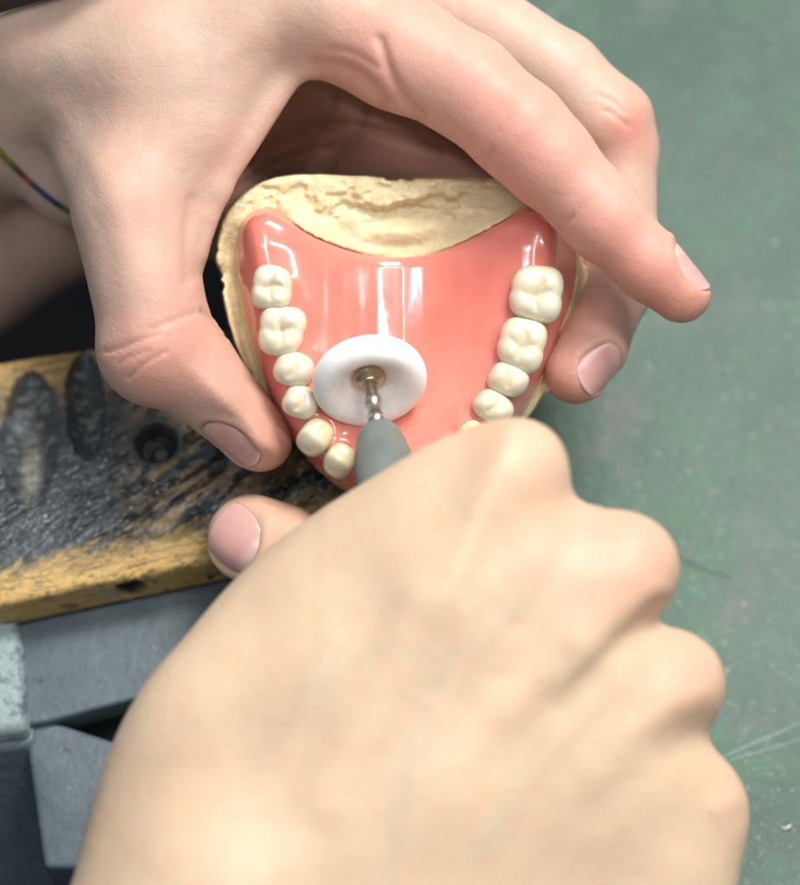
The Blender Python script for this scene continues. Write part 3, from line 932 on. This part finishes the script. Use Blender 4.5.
def crease(pts, nrm, line, wpx, depth, zmin=-99, zmax=99):
    """sink a skin fold drawn along a line given by photo positions, on the side facing out"""
    px, py = project_px(pts)
    d = dist_polyline(px, py, smooth_poly(line, 2, False))
    m = np.exp(-(d / wpx) ** 2) * (nrm[:, 2] > -.2) * (pts[:, 2] > zmin) * (pts[:, 2] < zmax)
    return pts - nrm * (m * depth)[:, None]

def nail_frame(c, distal, normal):
    n = np.array(normal, float); n /= np.linalg.norm(n)
    d = np.array(distal, float); d -= n * (d @ n); d /= np.linalg.norm(d)
    return np.array(c, float), d, np.cross(n, d), n

def nail_fold(pts, nrm, fr, hw, hl):
    c, d, s, n = fr
    q = pts - c
    uu = (q @ s) / hw; vv = (q @ d) / hl; nn = q @ n
    e = (np.abs(uu) ** 2.6 + np.abs(vv) ** 2.6) ** (1 / 2.6)
    near = (np.abs(nn) < max(hw, hl) * 1.5) & (nrm @ n > .0)
    rim = np.exp(-((e - 1.16) / .13) ** 2) * sstep(1.0, .5, vv)
    sink = sstep(1.05, .9, e)
    return pts + nrm * ((rim * .022 - sink * .06) * near)[:, None]

def make_nail(hand, pts, q, fr, hw, hl, mat, free=.18, edge=.35, lun=.35):
    bv = BVHTree.FromPolygons([tuple(p) for p in pts], [tuple(int(i) for i in f) for f in q])
    c, d, s, n = fr
    N = 26
    V = []; tm = []; ok = []
    for i in range(N + 1):
        for j in range(N + 1):
            a = i / N * 2 - 1; b = j / N * 2 - 1
            # square to squircle
            x_ = a * math.sqrt(1 - b * b * .36); y_ = b * math.sqrt(1 - a * a * .36)
            y2 = y_ * (hl if y_ < 0 else hl * (1 + free * .5))
            o = c + s * x_ * hw + d * y2 + n * 2.0
            hit = bv.ray_cast(Vector(o), Vector(-n), 4.0)
            zz = (np.array(hit[0]) - c) @ n if hit[0] is not None else None
            V.append([x_ * hw, y2, zz]); e = max(abs(a), abs(b))
            ok.append(e)
            tm.append(max(edge * float(sstep(.80, .90, y_ + .10 * x_ * x_)), lun * float(sstep(-.42, -.66, y_ - .30 * (1 - x_ * x_) + .30))))
    V = np.array([[a, b, np.nan if z is None else z] for a, b, z in V], float); ok = np.array(ok)
    # smooth quadratic fit of the surface keeps the nail plate clean
    m = ~np.isnan(V[:, 2]) & (ok < .93) & (np.abs(V[:, 2]) < max(hw, hl) * 1.2)
    A = lambda v: np.stack([np.ones(len(v)), v[:, 0], v[:, 1], v[:, 0] ** 2, v[:, 1] ** 2, v[:, 0] * v[:, 1], v[:, 0] ** 4 / hw ** 2], 1)
    co_, *_ = np.linalg.lstsq(A(V[m]), V[m, 2], rcond=None)
    zf = A(V) @ co_ + .020 - .014 * ok ** 4
    loc = np.where(np.isnan(V[:, 2]) | (ok > .93) | (np.abs(V[:, 2]) > max(hw, hl) * 1.2), -9, V[:, 2])
    zf = zf + np.clip(float((loc + .008 - zf).max()), 0.0, .03)
    W = c + s * V[:, :1] + d * V[:, 1:2] + n * zf[:, None]
    W2 = W - n * .035
    M = (N + 1) ** 2
    Fs = []
    for i in range(N):
        for j in range(N):
            k0 = i * (N + 1) + j
            Fs.append([k0, k0 + N + 1, k0 + N + 2, k0 + 1]); Fs.append([M + k0, M + k0 + 1, M + k0 + N + 2, M + k0 + N + 1])
    bd = [i * (N + 1) for i in range(N + 1)] + [N * (N + 1) + j for j in range(1, N + 1)] + [i * (N + 1) + N for i in range(N - 1, -1, -1)] + [j for j in range(N - 1, 0, -1)]
    for i in range(len(bd)):
        a, b = bd[i], bd[(i + 1) % len(bd)]; Fs.append([a, M + a, M + b, b])
    o = mesh_obj('nail', np.vstack([W, W2]), Fs, mat, hand, origin=c, cols={'tipmask': np.array(tm + tm)})
    return o

def combine_fingers(fld, fingers, k=.45, kself=.2, between=.06):
    palm = fld.F.copy()
    for pts_ in fingers:
        sl, d_ = chain_d(fld, pts_, k + .3, kself)
        Hh_ = smin(palm[sl], d_, k)
        fld.F[sl] = smin(fld.F[sl], Hh_, between) if between > 0 else np.minimum(fld.F[sl], Hh_)

# ---- the hand holding the cast
hl_ = Field((-14.2, -1.0, -13.0), (5.6, 9.6, 2.6), .058)
poly = [(-190, -120), (420, -120), (372, 20), (340, 58), (309, 42), (288, 76), (254, 138), (222, 186), (207, 216), (200, 255), (204, 303), (222, 330), (250, 376), (274, 408), (291, 444), (284, 462),
        (266, 470), (246, 465), (222, 440), (196, 424), (160, 409), (128, 398), (109, 382), (103, 355), (104, 322), (97, 288), (88, 256), (77, 226), (66, 196), (52, 160), (40, 120), (20, 80), (-60, 40), (-190, 20)]
ctrl = [(0, 0, -1.6), (100, -60, -1.2), (250, -80, -.8), (380, -60, -.5), (150, 60, -.5), (300, 20, -.5), (60, 130, -1.5), (120, 180, -.35), (200, 150, -.6), (260, 90, -.8), (150, 300, -.2), (140, 360, -.15),
        (200, 385, -.55), (260, 440, -.9), (280, 460, -1.1)]
puff(hl_, poly, ctrl, 1.15, -3.2, 1.8)
# swellings: thumb base joint, thumb knuckle
add_chain(hl_, [(128, 215, -.15, 50), (148, 330, -.1, 44)], .5)
add_chain(hl_, [(142, 352, -.1, 41), (150, 362, -.1, 39)], .35)
add_chain(hl_, [(208, 392, -.6, 33), (256, 438, -.95, 30)], .3)
# web edge cord
add_chain(hl_, [(303, 56, -.32, 11), (218, 190, -.15, 10), (192, 250, -.15, 16)], .3)
# metacarpals of the deeper fingers, wrist, forearm
add_chain(hl_, [(40, 60, -2.6, 80), (345, -10, -1.9, 58)], .6)
add_chain(hl_, [(30, 70, -3.6, 78), (320, 15, -3.5, 55)], .6)
add_chain(hl_, [(20, 90, -4.5, 72), (285, 60, -4.9, 50)], .6)
add_chain(hl_, [(60, 60, -2.0, 78), (5, 100, -3.4, 84), (-60, 150, -5.4, 88), (-160, 250, -8.2, 112)], .5)
add_chain(hl_, [(-10, 30, -3.0, 70), (-20, 160, -6.4, 84), (50, 182, -7.0, 88)], .6)
add_chain(hl_, [(52, 190, -6.9, 88), (-40, 246, -8.0, 92), (-200, 338, -9.6, 104)], .6)
add_chain(hl_, [(60, 110, -5.3, 80), (250, 120, -5.9, 80), (390, 130, -6.1, 60)], .5)
add_chain(hl_, [(200, 200, -4.6, 60), (90, 150, -3.5, 80)], .5)
combine_fingers(hl_, [
    [(330, 12, -.45, 64), (400, 52, -.15, 58), (466, 86, .1, 51), (520, 132, .35, 49.5), (548, 160, .4, 46), (592, 206, .45, 40.5), (606, 222, .5, 39.5), (650, 266, .5, 34.5), (681, 293, .45, 30.5)],
    [(360, -28, -2.0, 58), (470, 20, -1.9, 47), (560, 75, -1.9, 42), (608, 124, -1.9, 45), (620, 150, -1.95, 37), (624, 240, -1.7, 33), (618, 285, -1.5, 35), (592, 345, -1.15, 34), (576, 372, -1.0, 32.5)],
    [(330, 20, -3.6, 52), (450, 85, -4.2, 43), (535, 130, -4.6, 42), (575, 180, -4.8, 36), (560, 270, -4.6, 33), (515, 330, -4.1, 30)],
    [(290, 60, -5.0, 46), (400, 135, -5.6, 42), (490, 175, -6.0, 38), (520, 230, -5.8, 31), (480, 310, -5.1, 27), (450, 335, -4.6, 25)],
], k=.55, between=.07)
pts, q = field_mesh(hl_, 1)
pts, q = keep_largest(pts, q)
pts = relax(pts, q, 2)
nr = vnormals(pts, q)
if ((pts - pts.mean(0)) * nr).sum() < 0: nr = -nr; q = q[:, ::-1].copy()
# folds
for line, w_, dp in [([(104, 352), (122, 348), (140, 340), (160, 334)], 2.2, .035), ([(128, 378), (146, 362), (166, 352)], 2.2, .03), ([(150, 330), (170, 322), (196, 312)], 2.5, .03), ([(118, 364), (132, 356), (150, 350)], 1.8, .02),
                     ([(203, 312), (216, 322), (226, 334)], 3.5, .05), ([(555, 195), (548, 206), (545, 214)], 3, .012), ([(492, 150), (486, 162), (484, 172)], 4, .03), ([(499, 128), (492, 140), (487, 155)], 3, .015),
                     ([(573, 216), (562, 224), (556, 233)], 3, .02), ([(584, 204), (575, 214), (566, 224)], 3, .01),
                     ([(380, 40), (388, 70), (402, 98), (420, 116)], 6, .07), ([(312, 66), (340, 66), (364, 78), (384, 104)], 8, .07), ([(330, 50), (352, 52), (376, 68)], 5, .03),
                     ([(205, 225), (200, 245), (197, 275)], 7, .025), ([(190, 200), (186, 236), (188, 280)], 6, .04),
                     ([(600, 96), (612, 100), (624, 112)], 2.4, .03), ([(604, 110), (614, 114), (628, 126)], 2.4, .03)]:
    pts = crease(pts, nr, line, w_, dp * 1.15, zmin=-3)
for line, w_, dp in [([(250, 158), (290, 130), (350, 124), (440, 150)], 5, .16), ([(338, 90), (320, 130), (296, 190)], 5, .14), ([(236, 190), (280, 160), (330, 148)], 4, .12), ([(372, 100), (352, 140), (330, 190)], 5, .12)]:
    pts = crease(pts, nr, line, w_, dp, zmin=-7, zmax=-2.2)
# cord of the extended thumb, faint
nr = vnormals(pts, q)
if ((pts - pts.mean(0)) * nr).sum() < 0: nr = -nr
px_, py_ = project_px(pts)
for line, w_, hgt in [([(60, 110), (110, 190), (128, 260), (134, 330)], 16, .05), ([(250, 30), (180, 90), (150, 160)], 16, .03)]:
    dd = dist_polyline(px_, py_, line); pts = pts + nr * (np.exp(-(dd / w_) ** 2) * hgt * (nr[:, 2] > 0) * (pts[:, 2] > -2.5))[:, None]
fr_t = nail_frame(P(233, 440, -.45), (0.70, -0.66, -.10), (-.50, -.62, .58))
fr_i = nail_frame(P(689, 268, .62), (.66, -.74, -.05), (.70, .58, .32))
fr_m = nail_frame(P(595, 366, -.85), (-.66, -.62, .35), (.42, -.22, .82))
for fr, a, b in ((fr_t, .46, .62), (fr_i, .42, .56), (fr_m, .45, .50)): pts = nail_fold(pts, nr, fr, a, b)
red = redness(pts, [(142, 362, .6, 60, .50), (265, 440, -.5, 45, .55), (220, 360, .2, 60, .30), (205, 270, .5, 60, .25), (690, 300, .8, 50, .55), (600, 240, 1, 60, .42), (540, 170, 1, 70, .40), (640, 280, 1, 60, .40), (500, 120, .8, 70, .3),
                    (460, 90, 1, 80, .25), (380, 50, .5, 60, .35), (580, 390, -.6, 50, .60), (600, 320, -.8, 50, .35), (640, 130, -1, 34, .55), (625, 118, -1.2, 40, .25), (345, 60, 0, 55, .35), (230, 150, 0, 55, .22), (130, 190, .8, 60, .18),
                    (300, 150, -3.5, 120, .3), (420, 150, -4.5, 140, .35), (480, 240, -4, 120, .3)])  # these spots put the brown-red shade of the palm hollow into the colour
m_skl = skin_material('skin_cool', (.545, .40, .31), (.60, .455, .36), (.62, .225, .175))
def veins(pts, lines):
    px, py = project_px(pts); v = np.zeros(len(pts))
    for ln, w_ in lines: v = np.maximum(v, np.exp(-(dist_polyline(px, py, smooth_poly(ln, 2, False)) / w_) ** 2))
    return v * .26
hand_l = mesh_obj('hand', pts, q, m_skl, cols={'redness': red, 'vein': veins(pts, [([(110, 20), (170, 80), (230, 110), (280, 80)], 14), ([(60, 60), (90, 160), (110, 240)], 12), ([(200, 20), (210, 100), (180, 180)], 10)])})
tag(hand_l, 'pale pinkish hand at the top gripping the plaster cast between thumb and fingers', 'hand')
m_nail = nail_material('nail_plate', (.66, .36, .32), (.76, .60, .53))
make_nail(hand_l, pts, q, fr_t, .42, .56, m_nail)
make_nail(hand_l, pts, q, fr_i, .38, .47, m_nail)
make_nail(hand_l, pts, q, fr_m, .42, .48, m_nail)
LP, LQ = pts, q
bvl = BVHTree.FromPolygons([tuple(p) for p in pts], [tuple(int(i) for i in f) for f in q])

# bracelet thread lying on the wrist, each stretch of colour in the same cord
path = []
for (px, py) in smooth_poly([(-60, 92), (-20, 130), (10, 163), (34, 186), (56, 204), (76, 216), (96, 230)], 3, False):
    o = P(px, py, 6); dr = P(px, py, -14) - o; dr /= np.linalg.norm(dr)
    hit = bvl.ray_cast(Vector(o), Vector(dr), 30)
    if hit[0] is not None and hit[0][2] < -1.7 and px < 90: path.append((np.array(hit[0]) - dr * .04, px))
zz = [p[0][2] for p in path]
pp = [p[0] for p in path]
v, f = tube(pp, .055, 10)
cc = []
for p, px in path:
    stops = [(-60, (.25, .22, .02)), (8, (.30, .26, .02)), (20, (.03, .03, .02)), (28, (.55, .05, .03)), (34, (.01, .02, .06)), (50, (.02, .06, .35)), (56, (.01, .02, .03)), (62, (.02, .18, .06)), (70, (.60, .26, .01)), (80, (.5, .2, .01)), (200, (.1, .05, .02))]
    c = [np.interp(px, [s[0] for s in stops], [s[1][k] for s in stops]) for k in range(3)]
    cc += [[x * .45 for x in c]] * 10
t = NT('bracelet_thread'); m_br = t.p(col=t.n('ShaderNodeAttribute', attribute_name='tint').outputs['Color'], rough=.6)
o = mesh_obj('bracelet', v, f, m_br, hand_l, cols={'tint': np.array(cc)})
o['label'] = 'thin rainbow coloured thread bracelet'
t = NT('sleeve_dark'); m_sl = t.p(col=(.03, .022, .02), rough=.9)
t = NT('hem_white'); m_hem = t.p(col=(.62, .66, .68), rough=.9, normal=t.bump(t.noise(700), .5, .001))

def on_hand(px, py, lift):
    o = P(px, py, 6); dr = P(px, py, -14) - o; dr /= np.linalg.norm(dr)
    hit = bvl.ray_cast(Vector(o), Vector(dr), 30)
    return np.array(hit[0]) - dr * lift if hit[0] is not None else P(px, py, -2)
v, f = tube([on_hand(a, b, .05) for a, b in [(-70, 60), (-45, 36), (-20, 20), (5, 7), (30, -2), (60, -10), (95, -20), (130, -34)]], .10, 12)
slv = mesh_obj('sleeve', *tube([on_hand(a, b, .25) for a, b in [(-110, 30), (-60, -8), (-20, -26), (25, -40), (70, -50), (120, -70)]], .78, 24), m_sl, hand_l)
mesh_obj('hem', v, f, m_hem, slv)

# ---- the hand holding the handpiece
hr_ = Field((-7.4, -11.2, -2.6), (6.6, 1.2, 7.0), .058)
poly = [(226, 588), (262, 552), (304, 520), (352, 491), (408, 456), (440, 439), (472, 430), (505, 427), (533, 431), (551, 443), (561, 462), (568, 487), (584, 502), (612, 512), (642, 524), (664, 542), (673, 566), (668, 592),
        (654, 612), (650, 622), (668, 629), (694, 641), (713, 660), (720, 685), (716, 712), (707, 732), (716, 752), (732, 774), (742, 803), (743, 850), (735, 900), (700, 990), (600, 1120), (420, 1180), (150, 1180), (20, 1080),
        (48, 960), (72, 885), (90, 812), (104, 762), (126, 712), (152, 672), (182, 640), (205, 612)]
ctrl = [(240, 600, 2.5), (320, 540, 2.9), (420, 480, 3.4), (520, 460, 3.7), (640, 560, 3.3), (690, 680, 2.9), (720, 810, 2.4), (560, 600, 4.2), (450, 600, 4.5), (330, 680, 4.4), (220, 720, 3.5), (120, 800, 3.2), (300, 850, 4.7),
        (450, 800, 4.6), (600, 780, 3.9), (640, 900, 3.0), (400, 1000, 4.7), (150, 950, 3.6), (300, 1100, 4.6)]
puff(hr_, poly, ctrl, 1.28, .4, 6.6, eps=85.0)
# knuckles and tendons
add_chain(hr_, [(519, 466, 4.15, 44), (500, 500, 4.2, 40)], .5)
add_chain(hr_, [(628, 565, 3.85, 46), (600, 590, 4.1, 42)], .5)
add_chain(hr_, [(676, 684, 3.4, 42), (640, 705, 3.7, 36)], .5)
add_chain(hr_, [(698, 812, 2.95, 42), (650, 830, 3.3, 36)], .5)
add_chain(hr_, [(505, 480, 4.7, 16), (430, 600, 4.95, 15), (330, 800, 5.1, 18)], .6)
add_chain(hr_, [(628, 580, 4.5, 15), (575, 640, 4.85, 13), (505, 710, 5.02, 12), (330, 930, 5.1, 18)], .4)
add_chain(hr_, [(665, 695, 4.0, 16), (590, 760, 4.2, 14), (450, 900, 4.6, 18)], .6)
# wrist
add_chain(hr_, [(230, 900, 4.0, 125), (120, 1130, 4.4, 150)], .6)
# thumb tip resting on the block
add_chain(hr_, [(252, 539, -1.25, 45), (282, 552, -1.1, 45), (320, 590, -.4, 50), (345, 660, 1.4, 62), (300, 760, 2.8, 80)], .4)
combine_fingers(hr_, [
    [(505, 478, 3.4, 50), (470, 530, 1.7, 44), (452, 560, .7, 42), (420, 548, .55, 36), (405, 520, .5, 32)],
    [(615, 580, 3.1, 50), (575, 640, .9, 46), (545, 655, .3, 42), (490, 620, .1, 36), (470, 600, .1, 34)],
    [(660, 695, 2.6, 48), (615, 740, .5, 43), (585, 750, .0, 40), (520, 710, -.2, 35), (500, 690, -.2, 33)],
    [(685, 815, 2.2, 45), (650, 845, .4, 39), (620, 845, .1, 36), (560, 800, -.1, 31), (545, 780, -.1, 30)],
], k=.5, between=.06)
pts, q = field_mesh(hr_, 1)
pts, q = keep_largest(pts, q)
pts = relax(pts, q, 3)
nr = vnormals(pts, q)
if ((pts - pts.mean(0)) * nr).sum() < 0: nr = -nr; q = q[:, ::-1].copy()
for line, w_, dp in [([(585, 508), (560, 560), (520, 620)], 24, .07), ([(652, 618), (620, 640), (560, 700)], 20, .065), ([(706, 734), (670, 750), (600, 810)], 22, .055), ([(355, 600), (330, 700), (260, 800)], 40, .05)]:
    pts = crease(pts, nr, line, w_, dp, zmin=2.5)
px_, py_ = project_px(pts)
for line, w_, hgt in [([(512, 436), (488, 490), (462, 560), (430, 640)], 13, .055), ([(658, 588), (612, 626), (560, 684), (530, 725)], 12, .07), ([(702, 690), (650, 716), (600, 760)], 14, .05), ([(732, 800), (690, 825)], 14, .04),
                      ([(540, 560), (520, 610), (470, 650), (420, 760)], 9, .018), ([(330, 640), (300, 700), (280, 800)], 10, .014), ([(600, 700), (540, 760), (480, 860)], 9, .016)]:
    dd = dist_polyline(px_, py_, smooth_poly(line, 2, False)); L_ = line[-1]; dd = dd + 0; fade = np.where(np.hypot(px_ - line[0][0], py_ - line[0][1]) < np.hypot(px_ - L_[0], py_ - L_[1]), 1.0, sstep(0, 70, np.hypot(px_ - L_[0], py_ - L_[1])))
    pts = pts + nr * (np.exp(-(dd / w_) ** 2) * hgt * fade * (nr[:, 2] > .3) * (pts[:, 2] > 3))[:, None]
fr_th = nail_frame(P(234, 543, -.6), (-.80, .42, .0), (-.40, -.36, .82))
pts = nail_fold(pts, nr, fr_th, .60, .52)
red = redness(pts, [(226, 520, -.8, 60, .45), (290, 530, -.6, 50, .30), (640, 555, 4.2, 60, .55), (590, 550, 4.8, 60, .42), (520, 455, 4.6, 50, .35), (690, 670, 3.8, 50, .5), (660, 690, 4, 50, .3), (715, 800, 3.2, 50, .40), (180, 650, 3, 40, .25), (210, 610, 2.4, 30, .5)])
m_skr = skin_material('skin_warm', (.62, .475, .325), (.655, .51, .355), (.66, .32, .24))
hand_r = mesh_obj('hand', pts, q, m_skr, cols={'redness': red, 'vein': veins(pts, [([(560, 540), (510, 620), (440, 660), (400, 780), (390, 900)], 12), ([(340, 610), (310, 700), (250, 760), (220, 880)], 13), ([(610, 680), (540, 740), (480, 860)], 11), ([(440, 660), (380, 640), (320, 690)], 9)])})
tag(hand_r, 'pale hand in the foreground seen from the back, holding the grey handpiece', 'hand')
make_nail(hand_r, pts, q, fr_th, .54, .52, m_nail, edge=.1, lun=.5)
